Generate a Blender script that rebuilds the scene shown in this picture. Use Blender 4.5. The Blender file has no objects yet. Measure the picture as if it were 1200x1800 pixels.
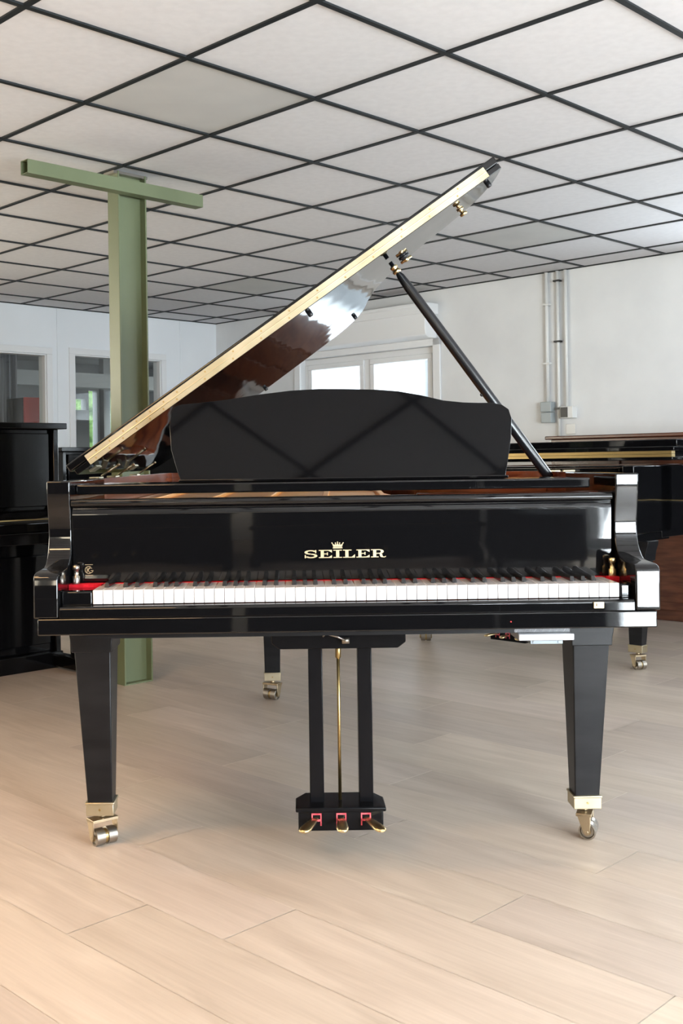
import bpy, bmesh, math, random
from mathutils import Vector, Matrix
random.seed(7)
SC = bpy.context.scene
COL = SC.collection
PI = math.pi

# ------------------------------------------------------------------ camera, light, exposure
cam_d = bpy.data.cameras.new('camera')
cam = bpy.data.objects.new('camera', cam_d)
COL.objects.link(cam)
cam_d.sensor_fit = 'VERTICAL'
cam_d.sensor_height = 36.0
cam_d.lens = 38.23
cam_d.shift_x = 0.0468
cam_d.shift_y = -0.0485
cam_d.clip_start = 0.05
cam_d.clip_end = 200
cam.matrix_world = Matrix.Translation((0, 0, 1.0)) @ Matrix.Rotation(PI / 2, 4, 'X') @ Matrix.Rotation(-0.0141, 4, 'Z')
SC.camera = cam

SC.view_settings.view_transform = 'Standard'
SC.view_settings.look = 'None'
SC.view_settings.gamma = 1.0
SC.view_settings.use_curve_mapping = False
SC.view_settings.exposure = 0.72

world = bpy.data.worlds.new('overcast_sky')
SC.world = world
world.use_nodes = True
wn = world.node_tree.nodes
wn['Background'].inputs[0].default_value = (0.86, 0.93, 1.0, 1)
wn['Background'].inputs[1].default_value = 2.0

# the room is turned 44.3 degrees to the view: E1 runs right and away, E2 left and away
GY = 0.7739
E1 = Vector((math.cos(GY), math.sin(GY), 0))
E2 = Vector((-math.sin(GY), math.cos(GY), 0))
HC = 2.3376                     # ceiling height
WR, WL, WN, WB = 6.758, 7.953, -2.6, -4.2     # walls: e1 max, e2 max, e2 min, e1 min


def rm(e1, e2, z=0.0):
    v = E1 * e1 + E2 * e2
    return Vector((v.x, v.y, z))


ROOM = Matrix((( E1.x, E2.x, 0, 0), (E1.y, E2.y, 0, 0), (0, 0, 1, 0), (0, 0, 0, 1)))


def area(name, loc, direction, sx, sy, power, color):
    d = bpy.data.lights.new(name, 'AREA')
    d.shape = 'RECTANGLE'
    d.size = sx
    d.size_y = sy
    d.energy = power
    d.color = color
    o = bpy.data.objects.new(name, d)
    COL.objects.link(o)
    o.location = loc
    o.rotation_euler = Vector(direction).to_track_quat('-Z', 'Y').to_euler()
    return o


# window openings of the walls out of view: (centre along the wall, width, sill, head)
NEAR_WINS = [(-0.335, .43, 0.05, 2.15), (1.04, 1.90, 0.05, 2.15), (3.6, 2.0, 0.5, 2.15)]     # on wall e2 = WN, by e1
SIDE_WINS = [(-0.9, 1.6, 0.7, 2.15), (1.6, 2.2, 0.7, 2.15)]                     # on wall e1 = WR, by e2
LEFT_FILL_WINS = [(-2.6, 2.4, 0.7, 2.15), (0.6, 2.4, 0.7, 2.15)]                      # on wall e2 = WL, by e1; added to brighten the far left ceiling
BACK_WINS = [(-1.4, 1.3, 0.85, 2.15)]                                # on wall e1 = WB, by e2
for c, w, za, zb in NEAR_WINS:
    area('daylight_and_fill', rm(c, WN - 0.35, (za + zb) / 2), E2 + Vector((0, 0, .12)), w, zb - za, (370 if 1 < w < 2 else 60 * w), (0.90, 0.95, 1.0))
for c, w, za, zb in SIDE_WINS:
    area('daylight_and_fill', rm(WR + 0.35, c, (za + zb) / 2), -E1 + Vector((0, 0, .25)), w, zb - za, 40 * w, (0.86, 0.93, 1.0))
for c, w, za, zb in BACK_WINS:
    area('daylight_and_fill', rm(WB - 0.35, c, (za + zb) / 2), E1, w, zb - za, 48 * w, (1.0, 0.80, 0.55))
for c, w, za, zb in LEFT_FILL_WINS:
    area('daylight_and_fill', rm(c, WL + 0.30, (za + zb) / 2), -E2 + Vector((0, 0, .35)), w, zb - za, 52 * w, (1.0, 0.87, 0.66))  # warm fill for the far left, shining through the added windows
area('daylight_and_fill', rm(WR + 3.2, WL - 2.0, 1.9), -E1 + Vector((0, 0, -.05)), 3.4, 2.6, 420, (0.88, 0.95, 1.0))


# ------------------------------------------------------------------ materials
def mat(name, color, rough=0.5, metal=0.0, spec=0.5, emit=None, estr=0.0, coat=0.0):
    m = bpy.data.materials.new(name)
    m.use_nodes = True
    b = m.node_tree.nodes['Principled BSDF']
    b.inputs['Base Color'].default_value = (*color, 1)
    b.inputs['Roughness'].default_value = rough
    b.inputs['Metallic'].default_value = metal
    b.inputs['Specular IOR Level'].default_value = spec
    b.inputs['Coat Weight'].default_value = coat
    if emit:
        b.inputs['Emission Color'].default_value = (*emit, 1)
        b.inputs['Emission Strength'].default_value = estr
    return m


def noisy(m, c1, c2, scale=6.0, detail=4.0, stretch=(1, 1, 1), bump=0.0, coord='Object', lo=0.35, hi=0.65):
    nt = m.node_tree
    N, L = nt.nodes, nt.links
    b = N['Principled BSDF']
    tc = N.new('ShaderNodeTexCoord')
    mp = N.new('ShaderNodeMapping')
    mp.inputs['Scale'].default_value = stretch
    nz = N.new('ShaderNodeTexNoise')
    nz.inputs['Scale'].default_value = scale
    nz.inputs['Detail'].default_value = detail
    cr = N.new('ShaderNodeValToRGB')
    cr.color_ramp.elements[0].position = lo
    cr.color_ramp.elements[1].position = hi
    cr.color_ramp.elements[0].color = (*c1, 1)
    cr.color_ramp.elements[1].color = (*c2, 1)
    L.new(tc.outputs[coord], mp.inputs[0])
    L.new(mp.outputs[0], nz.inputs[0])
    L.new(nz.outputs[0], cr.inputs[0])
    L.new(cr.outputs[0], b.inputs['Base Color'])
    if bump:
        bp = N.new('ShaderNodeBump')
        bp.inputs['Strength'].default_value = bump
        bp.inputs['Distance'].default_value = 0.002
        L.new(nz.outputs[0], bp.inputs['Height'])
        L.new(bp.outputs[0], b.inputs['Normal'])
    return m


BLACK = mat('black_polyester', (0.0035, 0.0035, 0.004), 0.035, 0, 0.5)
# faint waviness of the lacquer
nt = BLACK.node_tree
_tc = nt.nodes.new('ShaderNodeTexCoord'); _nz = nt.nodes.new('ShaderNodeTexNoise'); _bp = nt.nodes.new('ShaderNodeBump')
_nz.inputs['Scale'].default_value = 3.0; _nz.inputs['Detail'].default_value = 1.0
_bp.inputs['Strength'].default_value = 0.35; _bp.inputs['Distance'].default_value = 0.004
nt.links.new(_tc.outputs['Object'], _nz.inputs[0]); nt.links.new(_nz.outputs[0], _bp.inputs['Height'])
nt.links.new(_bp.outputs[0], nt.nodes['Principled BSDF'].inputs['Normal'])
SATIN = noisy(mat('black_satin', (0.006, 0.006, 0.007), 0.36, 0, 0.24), (0.004, 0.004, 0.005), (0.009, 0.009, 0.010), 5, 3, (1, 1, 6))
DESKM = mat('desk_satin', (0.003, 0.003, 0.0035), 0.045, 0, 0.17)
LYREM = mat('lyre_lacquer', (0.005, 0.005, 0.006), 0.20, 0, 0.14)
ROD = mat('prop_satin', (0.006, 0.007, 0.009), 0.28, 0, 0.6)
OLDBLACK = mat('aged_black_lacquer', (0.003, 0.003, 0.0035), 0.09, 0, 0.18)
MAHOG = noisy(mat('mahogany', (0.15, 0.035, 0.014), 0.22, 0, 0.5), (0.10, 0.022, 0.010), (0.24, 0.060, 0.022), 7, 5, (1, 1, 9))
BROWNW = noisy(mat('brown_wood', (0.08, 0.025, 0.014), 0.25), (0.060, 0.018, 0.010), (0.11, 0.036, 0.018), 6, 4, (1, 1, 7))
BRASS = noisy(mat('brass', (0.80, 0.58, 0.26), 0.30, 1.0), (0.70, 0.52, 0.26), (0.86, 0.70, 0.42), 12, 4)
BRASSL = noisy(mat('hinge_brass', (0.70, 0.56, 0.32), 0.42, 1.0), (0.43, 0.37, 0.24), (0.54, 0.47, 0.34), 9, 5)
BRASSD = mat('dark_brass', (0.42, 0.30, 0.13), 0.35, 1.0)
STEEL = mat('grey_steel', (0.36, 0.33, 0.29), 0.36, 1.0)
FORKM = mat('aged_fork_brass', (0.46, 0.37, 0.25), 0.38, 1.0)
GOLDP = mat('gold_plate', (0.92, 0.42, 0.07), 0.38, 0.6)
GOLDT = mat('gold_inlay', (0.90, 0.72, 0.46), 0.35, 0.85)
IVORY = mat('white_key', (0.56, 0.54, 0.54), 0.12, 0, 0.5)
EBONY = mat('black_key', (0.010, 0.010, 0.011), 0.22, 0, 0.5)
FELT = noisy(mat('red_felt', (0.55, 0.01, 0.02), 0.9, 0, 0.1), (0.42, 0.008, 0.015), (0.62, 0.015, 0.03), 60, 2)
PFELT = noisy(mat('pink_felt', (0.62, 0.09, 0.11), 0.9, 0, 0.1), (0.50, 0.06, 0.08), (0.70, 0.13, 0.15), 90, 2)
SILVER = mat('silver_plastic', (0.36, 0.36, 0.38), 0.35, 0.4)
GREYM = mat('grey_metal', (0.20, 0.23, 0.25), 0.35, 0.6)
GREEN = noisy(mat('green_paint', (0.20, 0.25, 0.15), 0.45), (0.120, 0.145, 0.075), (0.145, 0.172, 0.092), 4, 4, (1, 1, 0.5))
DARK = mat('dark_hollow', (0.01, 0.01, 0.01), 0.8)
WALL = noisy(mat('white_wall', (0.74, 0.75, 0.76), 0.75, 0, 0.2), (0.71, 0.72, 0.73), (0.77, 0.78, 0.785), 2.5, 5, bump=0.15)
WALLP = noisy(mat('white_panel_wall', (0.78, 0.80, 0.82), 0.6, 0, 0.3), (0.81, 0.84, 0.87), (0.85, 0.88, 0.91), 1.5, 3)
TRIM = mat('white_trim', (0.80, 0.81, 0.82), 0.45, 0, 0.4)
TILE = noisy(mat('ceiling_tile', (0.78, 0.775, 0.785), 0.85, 0, 0.1), (0.70, 0.695, 0.71), (0.735, 0.73, 0.745), 30, 4)
TILEG = noisy(mat('grey_ceiling_tile', (0.50, 0.50, 0.485), 0.6, 0, 0.3), (0.54, 0.54, 0.53), (0.58, 0.58, 0.565), 4, 3)
GRID = mat('black_grid', (0.012, 0.015, 0.017), 0.5, 0, 0.3)
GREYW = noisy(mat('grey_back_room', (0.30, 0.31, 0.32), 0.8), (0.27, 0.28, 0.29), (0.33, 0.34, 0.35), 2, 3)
CURT = noisy(mat('grey_curtain', (0.22, 0.22, 0.23), 0.9), (0.12, 0.12, 0.13), (0.30, 0.30, 0.31), 3, 2, (9, 9, 0.2))
REDC = mat('red_lacquer', (0.42, 0.035, 0.025), 0.35)
CHAR = mat('charcoal_plastic', (0.015, 0.015, 0.017), 0.4)
BLUEC = mat('navy_patch', (0.02, 0.025, 0.09), 0.4)
LAMPM = mat('lamp_tube', (1, 1, 1), 0.5, emit=(1.0, 0.97, 0.92), estr=3.0)
WARML = mat('warm_tube', (1, 1, 1), 0.5, emit=(1.0, 0.70, 0.38), estr=7.0)
PLAST = mat('white_plastic', (0.72, 0.72, 0.70), 0.4)
GREYP = mat('grey_plastic', (0.36, 0.40, 0.41), 0.45)
HEDGE = noisy(mat('leafy_green', (0.10, 0.22, 0.05), 0.9), (0.05, 0.12, 0.03), (0.30, 0.48, 0.16), 5, 5)
PALER = mat('pale_roof_frame', (0.62, 0.74, 0.76), 0.5)
REDL = mat('red_led', (0.9, 0.02, 0.02), 0.4, emit=(1, 0.02, 0.02), estr=3.0)

# window glass: mostly clear with a weak mirror sheen
GLASS = bpy.data.materials.new('window_glass')
GLASS.use_nodes = True
nt = GLASS.node_tree
nt.nodes.clear()
_o = nt.nodes.new('ShaderNodeOutputMaterial'); _m = nt.nodes.new('ShaderNodeMixShader')
_t = nt.nodes.new('ShaderNodeBsdfTransparent'); _g = nt.nodes.new('ShaderNodeBsdfGlossy')
_t.inputs[0].default_value = (0.95, 0.97, 0.97, 1); _g.inputs['Roughness'].default_value = 0.02
_m.inputs[0].default_value = 0.05
nt.links.new(_t.outputs[0], _m.inputs[1]); nt.links.new(_g.outputs[0], _m.inputs[2]); nt.links.new(_m.outputs[0], _o.inputs[0])

# floor: pale wood-look planks
FLOOR = bpy.data.materials.new('wood_look_planks')
FLOOR.use_nodes = True
nt = FLOOR.node_tree
N, L = nt.nodes, nt.links
b = N['Principled BSDF']
b.inputs['Roughness'].default_value = 0.36
b.inputs['Specular IOR Level'].default_value = 0.42
uv = N.new('ShaderNodeUVMap'); uv.uv_map = 'plank'
mp = N.new('ShaderNodeMapping'); mp.inputs['Scale'].default_value = (1.0, 7.0, 1)
nz = N.new('ShaderNodeTexNoise'); nz.inputs['Scale'].default_value = 2.2; nz.inputs['Detail'].default_value = 6; nz.inputs['Distortion'].default_value = 1.1
L.new(uv.outputs[0], mp.inputs[0]); L.new(mp.outputs[0], nz.inputs[0])
mp2 = N.new('ShaderNodeMapping'); mp2.inputs['Scale'].default_value = (2.0, 60.0, 1)
nz2 = N.new('ShaderNodeTexNoise'); nz2.inputs['Scale'].default_value = 2.0; nz2.inputs['Detail'].default_value = 4
L.new(uv.outputs[0], mp2.inputs[0]); L.new(mp2.outputs[0], nz2.inputs[0])
cr = N.new('ShaderNodeValToRGB')
cr.color_ramp.elements[0].position = 0.30; cr.color_ramp.elements[0].color = (0.420, 0.350, 0.290, 1)
cr.color_ramp.elements[1].position = 0.68; cr.color_ramp.elements[1].color = (0.555, 0.475, 0.405, 1)
mixn = N.new('ShaderNodeMath'); mixn.operation = 'MULTIPLY_ADD'; mixn.inputs[1].default_value = 0.30
L.new(nz2.outputs[0], mixn.inputs[0])
sc_ = N.new('ShaderNodeMath'); sc_.operation = 'MULTIPLY'; sc_.inputs[1].default_value = 0.70
L.new(nz.outputs[0], sc_.inputs[0]); L.new(sc_.outputs[0], mixn.inputs[2])
L.new(mixn.outputs[0], cr.inputs[0])
at = N.new('ShaderNodeAttribute'); at.attribute_name = 'tone'
mx = N.new('ShaderNodeMix'); mx.data_type = 'RGBA'; mx.blend_type = 'MULTIPLY'; mx.inputs['Factor'].default_value = 1.0
L.new(cr.outputs[0], mx.inputs['A']); L.new(at.outputs['Color'], mx.inputs['B'])
L.new(mx.outputs['Result'], b.inputs['Base Color'])
GROUT = mat('plank_joint', (0.72, 0.66, 0.58), 0.6)
GROUTD = mat('plank_edge', (0.36, 0.29, 0.22), 0.6)


# ------------------------------------------------------------------ mesh helpers
def bx(bm, x0, x1, y0, y1, z0, z1, M=None):
    vs = [bm.verts.new(Vector(p)) for p in ((x0, y0, z0), (x1, y0, z0), (x1, y1, z0), (x0, y1, z0),
                                            (x0, y0, z1), (x1, y0, z1), (x1, y1, z1), (x0, y1, z1))]
    for f in ((3, 2, 1, 0), (4, 5, 6, 7), (0, 1, 5, 4), (1, 2, 6, 5), (2, 3, 7, 6), (3, 0, 4, 7)):
        bm.faces.new([vs[i] for i in f])
    if M is not None:
        for v in vs:
            v.co = M @ v.co
    return vs


def hexa(bm, p):
    vs = [bm.verts.new(Vector(q)) for q in p]
    for f in ((3, 2, 1, 0), (4, 5, 6, 7), (0, 1, 5, 4), (1, 2, 6, 5), (2, 3, 7, 6), (3, 0, 4, 7)):
        bm.faces.new([vs[i] for i in f])
    return vs


def prism(bm, pts, f0, f1, place):
    """polygon pts (a,b) extruded from f0 to f1; place(a,b,t) gives the 3-D point"""
    A = [bm.verts.new(place(a, b_, f0)) for a, b_ in pts]
    B = [bm.verts.new(place(a, b_, f1)) for a, b_ in pts]
    n = len(pts)
    bm.faces.new(A)
    bm.faces.new(list(reversed(B)))
    for i in range(n):
        j = (i + 1) % n
        bm.faces.new((A[j], A[i], B[i], B[j]))
    return A + B


def ring(center, axis, r, n=16, rx=None):
    axis = Vector(axis).normalized()
    up = Vector((0, 0, 1)) if abs(axis.z) < 0.9 else Vector((1, 0, 0))
    a = axis.cross(up).normalized()
    c = axis.cross(a).normalized()
    ry = r if rx is None else rx
    return [Vector(center) + a * (math.cos(2 * PI * k / n) * r) + c * (math.sin(2 * PI * k / n) * ry) for k in range(n)]


def lathe(bm, p0, axis, prof, n=20):
    """prof: list of (distance along axis, radius)"""
    axis = Vector(axis).normalized()
    rings = []
    for t, r in prof:
        rings.append([bm.verts.new(p) for p in ring(Vector(p0) + axis * t, axis, max(r, 1e-5), n)])
    for A, B in zip(rings, rings[1:]):
        for i in range(n):
            j = (i + 1) % n
            bm.faces.new((A[i], A[j], B[j], B[i]))
    bm.faces.new(list(reversed(rings[0])))
    bm.faces.new(rings[-1])


def tube(bm, pts, radii, n=12, flat=1.0):
    pts = [Vector(p) for p in pts]
    if not hasattr(radii, '__len__'):
        radii = [radii] * len(pts)
    rings = []
    for k, p in enumerate(pts):
        d = (pts[min(k + 1, len(pts) - 1)] - pts[max(k - 1, 0)]).normalized()
        rings.append([bm.verts.new(q) for q in ring(p, d, radii[k], n, radii[k] * flat)])
    for A, B in zip(rings, rings[1:]):
        for i in range(n):
            j = (i + 1) % n
            bm.faces.new((A[i], A[j], B[j], B[i]))
    bm.faces.new(list(reversed(rings[0])))
    bm.faces.new(rings[-1])


def obj(name, bm, m, parent=None, bevel=0.0, seg=2, smooth=False, label=None, M=None):
    if M is not None:
        bmesh.ops.transform(bm, matrix=M, verts=bm.verts)
    bmesh.ops.recalc_face_normals(bm, faces=bm.faces)
    me = bpy.data.meshes.new(name)
    if smooth:
        for f in bm.faces:
            f.smooth = len(f.verts) <= 4
    bm.to_mesh(me)
    bm.free()
    ms = m if isinstance(m, (list, tuple)) else [m]
    for q in ms:
        me.materials.append(q)
    o = bpy.data.objects.new(name, me)
    COL.objects.link(o)
    if parent is not None:
        o.parent = parent
    if bevel:
        b_ = o.modifiers.new('bevel', 'BEVEL')
        b_.width = bevel
        b_.segments = seg
        b_.limit_method = 'ANGLE'
        b_.angle_limit = math.radians(35)
        b_.harden_normals = False
        for p in me.polygons:
            p.use_smooth = True
        me.set_sharp_from_angle(angle=math.radians(35)) if hasattr(me, 'set_sharp_from_angle') else None
    if label:
        o['label'] = label
    return o


def thing(name, label, cat, loc=(0, 0, 0), rz=0.0, group=None):
    o = bpy.data.objects.new(name, None)
    COL.objects.link(o)
    o.location = loc
    o.rotation_euler = (0, 0, rz)
    o.empty_display_size = 0.1
    o['label'] = label
    o['category'] = cat
    if group:
        o['group'] = group
    return o


def tag(o, label, cat, group=None):
    o['label'] = label
    o['category'] = cat
    if group:
        o['group'] = group
    return o


def struct(name, bm, m, label=None, **k):
    o = obj(name, bm, m, **k)
    o['kind'] = 'structure'
    if label:
        o['label'] = label
    return o


def B():
    return bmesh.new()


def spline(pts, n=6, closed=False):
    P = [Vector((a, b_, 0)) for a, b_ in pts]
    out = []
    m_ = len(P)
    for i in range(m_ if closed else m_ - 1):
        p0 = P[(i - 1) % m_] if closed or i > 0 else P[0]
        p1 = P[i]
        p2 = P[(i + 1) % m_]
        p3 = P[(i + 2) % m_] if closed or i + 2 < m_ else P[-1]
        for k in range(n):
            t = k / n
            q = 0.5 * ((2 * p1) + (p2 - p0) * t + (2 * p0 - 5 * p1 + 4 * p2 - p3) * t * t + (3 * p1 - 3 * p2 + p3 - p0) * t ** 3)
            out.append((q.x, q.y))
    if not closed:
        out.append(pts[-1])
    return out


# ------------------------------------------------------------------ the room
# floor: every plank lies where the photo shows its end joints, the rest are staggered by chance
PW, PL = 0.2135, 1.372
KNOWN = {0: 1.746, 1: 2.33, 2: 1.423, 3: 1.96, 4: 1.373, 5: 2.206, 6: 1.637, 7: 2.453, 8: 1.874, 9: 2.78, 10: 2.05, 11: 2.608}
bm = B()
uvl = bm.loops.layers.uv.new('plank')
colr = bm.loops.layers.float_color.new('tone')
k0 = math.floor((WB - 1.693) / PW)
k1 = math.ceil((WR - 1.693) / PW)
for k in range(k0, k1 + 1):
    a1 = max(WB, 1.693 + PW * (k - 1) + 0.0004)
    a2 = min(WR, 1.693 + PW * k - 0.0004)
    if a2 <= a1:
        continue
    s = KNOWN.get(k, random.uniform(0, PL))
    j = math.floor((WN - s) / PL)
    while s + j * PL < WL:
        c1 = max(WN, s + j * PL + 0.0011)
        c2 = min(WL, s + (j + 1) * PL - 0.0011)
        j += 1
        if c2 <= c1:
            continue
        vs = [bm.verts.new(rm(a, c)) for a, c in ((a1, c1), (a2, c1), (a2, c2), (a1, c2))]
        f = bm.faces.new(list(reversed(vs)))
        tv = random.choice((0.88, 0.93, 0.97, 1.0, 1.04)) * random.uniform(0.985, 1.015)
        tone = (tv, tv * random.uniform(0.985, 1.0), tv * random.uniform(0.96, 1.0), 1)
        off = random.uniform(0, 60)
        fl = random.choice((-1, 1))
        for lp in f.loops:
            e = Vector(lp.vert.co)
            lp[uvl].uv = (e.dot(E2) * fl + off, (e.dot(E1) - a1) + off * 0.37)
            lp[colr] = tone
vs = [bm.verts.new(rm(a, c, -0.0012)) for a, c in ((WB, WN), (WR, WN), (WR, WL), (WB, WL))]
f = bm.faces.new(vs)
f.material_index = 1
for lp in f.loops:
    lp[colr] = (1, 1, 1, 1)
# slab under the planks
bx(bm, WB - .2, 12.8, WN - .2, 16.2, -0.12, -0.0032, ROOM)
bm.faces.ensure_lookup_table()
for f in bm.faces[-6:]:
    f.material_index = 2
me = bpy.data.meshes.new('floor')
bm.to_mesh(me); bm.free()
for q in (FLOOR, GROUT, GREYW):
    me.materials.append(q)
fo = bpy.data.objects.new('floor', me)
COL.objects.link(fo)
fo['kind'] = 'structure'
fo['label'] = 'pale beige wood-look plank floor'

# ceiling: 60 cm tiles between black bars
G1, G2 = 2.261, 2.788
bm = B()
GREYT = {(0, 0), (5, 1), (5, 5)}
for i in range(-12, 9):
    for j in range(-14, 10):
        a1, a2 = max(WB, G1 + .6 * i), min(WR, G1 + .6 * (i + 1))
        c1, c2 = max(WN, G2 + .6 * j), min(WL, G2 + .6 * (j + 1))
        if a2 <= a1 or c2 <= c1:
            continue
        if (i, j) in ((1, 1), (1, 2)) and False:
            continue
        f = bm.faces.new([bm.verts.new(rm(a, c, HC)) for a, c in ((a1, c1), (a1, c2), (a2, c2), (a2, c1))])
        if (i, j) in GREYT:
            f.material_index = 1
bx(bm, WB - .2, WR + .2, WN - .2, WL + .1, HC + .03, HC + .12, ROOM)
me = bpy.data.meshes.new('ceiling')
bm.to_mesh(me); bm.free()
me.materials.append(TILE); me.materials.append(TILEG)
co = bpy.data.objects.new('ceiling', me)
COL.objects.link(co)
co['kind'] = 'structure'
co['label'] = 'suspended ceiling of white square tiles'
bm = B()
h = 0.0103
for i in range(-11, 9):
    a = G1 + .6 * i
    if WB < a < WR:
        bx(bm, a - h, a + h, WN, WL, HC - .006, HC + .001, ROOM)
for j in range(-13, 10):
    c = G2 + .6 * j
    if WN < c < WL:
        bx(bm, WB, WR, c - h, c + h, HC - .0065, HC + .0005, ROOM)
bx(bm, WR - .016, WR, WN, WL, HC - .007, HC, ROOM)
bx(bm, WB, WR, WL - .016, WL, HC - .0072, HC, ROOM)
struct('trim_1', bm, GRID, 'black bars of the ceiling grid')


def wall_with_holes(bm, u0, u1, z0, z1, holes, place, t):
    """wall slab u0..u1 x z0..z1 with rectangular holes (ua,ub,za,zb); place(u, d, z) -> point, d from 0 (inner face) to t"""
    us = sorted({u0, u1} | {q for h_ in holes for q in h_[:2]})
    for a, b_ in zip(us, us[1:]):
        mid = (a + b_) / 2
        cuts = sorted([(h_[2], h_[3]) for h_ in holes if h_[0] < mid < h_[1]])
        z = z0
        for ca, cb in cuts + [(z1, z1)]:
            if ca > z + 1e-5:
                hexa(bm, [place(a, 0, z), place(b_, 0, z), place(b_, t, z), place(a, t, z),
                          place(a, 0, ca), place(b_, 0, ca), place(b_, t, ca), place(a, t, ca)])
            z = max(z, cb)


# right wall (e1 = WR); u measured along e2
T = 0.22
R1 = (WL - 2.63, WL - 1.15, 0.95, 1.90)              # the window seen behind the music desk
rholes = [R1] + [(c - w / 2, c + w / 2, za, zb) for c, w, za, zb in SIDE_WINS]
bm = B()
wall_with_holes(bm, WN, WL, 0, HC + .05, rholes, lambda u, d, z: rm(WR + d, u, z), T)
struct('wall_right', bm, WALL, 'plain white plastered wall')
# left wall (e2 = WL) with two glazed openings; u along e1
L1 = (WR - 3.2, WR - 1.865, 0.85, 1.935)
L2 = (WR - 1.59, WR - 0.665, 0.85, 1.950)
bm = B()
wall_with_holes(bm, WB, WR, 0, HC + .05, [L1, L2] + [(c - w / 2, c + w / 2, za, zb) for c, w, za, zb in LEFT_FILL_WINS], lambda u, d, z: rm(u, WL + d, z), 0.10)
struct('wall_left', bm, WALLP, 'white panelled partition wall')
bm = B()
for s_ in (1.738, 0.42, 3.3):
    bx(bm, WR - s_ - .022, WR - s_ + .022, WL - .006, WL, 0.0, HC - .01, ROOM)
struct('trim_2', bm, WALLP, 'white joint strips on the partition wall')
bm = B()
wall_with_holes(bm, WB, WR, 0, HC + .05, [(c - w / 2, c + w / 2, za, zb) for c, w, za, zb in NEAR_WINS], lambda u, d, z: rm(u, WN - d, z), T)
struct('wall_near', bm, WALL)
bm = B()
wall_with_holes(bm, WN, WL, 0, HC + .05, [(c - w / 2, c + w / 2, za, zb) for c, w, za, zb in BACK_WINS], lambda u, d, z: rm(WB - d, u, z), T)
struct('wall_back', bm, WALL)


def window(n, holes, place, mull=2, depth=.08, label=None):
    ua, ub, za, zb = holes
    w_ = bpy.data.objects.new('window_%d' % n, None)
    COL.objects.link(w_)
    w_.location = place((ua + ub) / 2, 0, za)
    w_['kind'] = 'structure'
    if label:
        w_['label'] = label
    inv = Matrix.Translation(-Vector(w_.location))

    def bar(bm_, a, b_, c, d_, d0, d1):
        hexa(bm_, [place(a, d0, c), place(b_, d0, c), place(b_, d1, c), place(a, d1, c),
                   place(a, d0, d_), place(b_, d0, d_), place(b_, d1, d_), place(a, d1, d_)])
    bm_ = B()
    fw = .05
    bar(bm_, ua, ub, zb - fw, zb, depth, depth + .07)
    bar(bm_, ua, ub, za, za + fw, depth, depth + .07)
    bar(bm_, ua, ua + fw, za + fw, zb - fw, depth, depth + .07)
    bar(bm_, ub - fw, ub, za + fw, zb - fw, depth, depth + .07)
    for k in range(1, mull):
        c = ua + (ub - ua) * k / mull
        bar(bm_, c - .035, c + .035, za + fw, zb - fw, depth, depth + .07)
    obj('window_frame', bm_, TRIM, w_, bevel=.004, M=inv)
    for k in range(mull):
        a = ua + (ub - ua) * k / mull + (.035 if k else fw)
        b_ = ua + (ub - ua) * (k + 1) / mull - (.035 if k < mull - 1 else fw)
        bm_ = B()
        sw = .045
        for (p, q, r_, s__) in ((a, b_, zb - fw - sw, zb - fw), (a, b_, za + fw, za + fw + sw),
                                (a, a + sw, za + fw + sw, zb - fw - sw), (b_ - sw, b_, za + fw + sw, zb - fw - sw)):
            bar(bm_, p, q, r_, s__, depth - .015, depth + .045)
        sash = obj('sash', bm_, TRIM, w_, bevel=.004, M=inv)
        bm_ = B()
        bar(bm_, a + sw, b_ - sw, za + fw + sw, zb - fw - sw, depth + .012, depth + .018)
        obj('glass', bm_, GLASS, sash, M=inv)
    return w_, inv


PR = lambda u, d, z: rm(WR + d, u, z)
PLW = lambda u, d, z: rm(u, WL + d, z)
PN = lambda u, d, z: rm(u, WN - d, z)
PB = lambda u, d, z: rm(WB - d, u, z)
w_, inv = window(1, R1, PR, 2, .05, 'white two-sash window in the far right wall')
bm = B()
# roller shutter box above it and its rail
a, b_ = WL - 2.66, WL - 0.98
pts = [(0, 1.955), (-.10, 1.955), (-.135, 1.975), (-.145, 2.02), (-.145, 2.185), (-.16, 2.20), (-.16, 2.225), (0, 2.225)]
prism(bm, pts, a, b_, lambda p, q, t: rm(WR + p, t, q))
bx(bm, WR - .155, WR, a - .02, b_ + .02, 2.14, 2.225, ROOM)
obj('shutter_box', bm, TRIM, w_, bevel=.006, M=inv)
bm = B()
bx(bm, WR - .02, WR, WL - 2.70, WL - 2.63, .95, 1.955, ROOM)
bx(bm, WR - .02, WR, WL - 1.15, WL - 1.08, .95, 1.955, ROOM)
bx(bm, WR - .05, WR + .02, WL - 2.70, WL - 1.08, .91, .95, ROOM)
bx(bm, WR - .02, WR, WL - 2.70, WL - 1.08, 1.90, 1.955, ROOM)
obj('window_casing', bm, TRIM, w_, bevel=.004, M=inv)
n = 2
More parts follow.
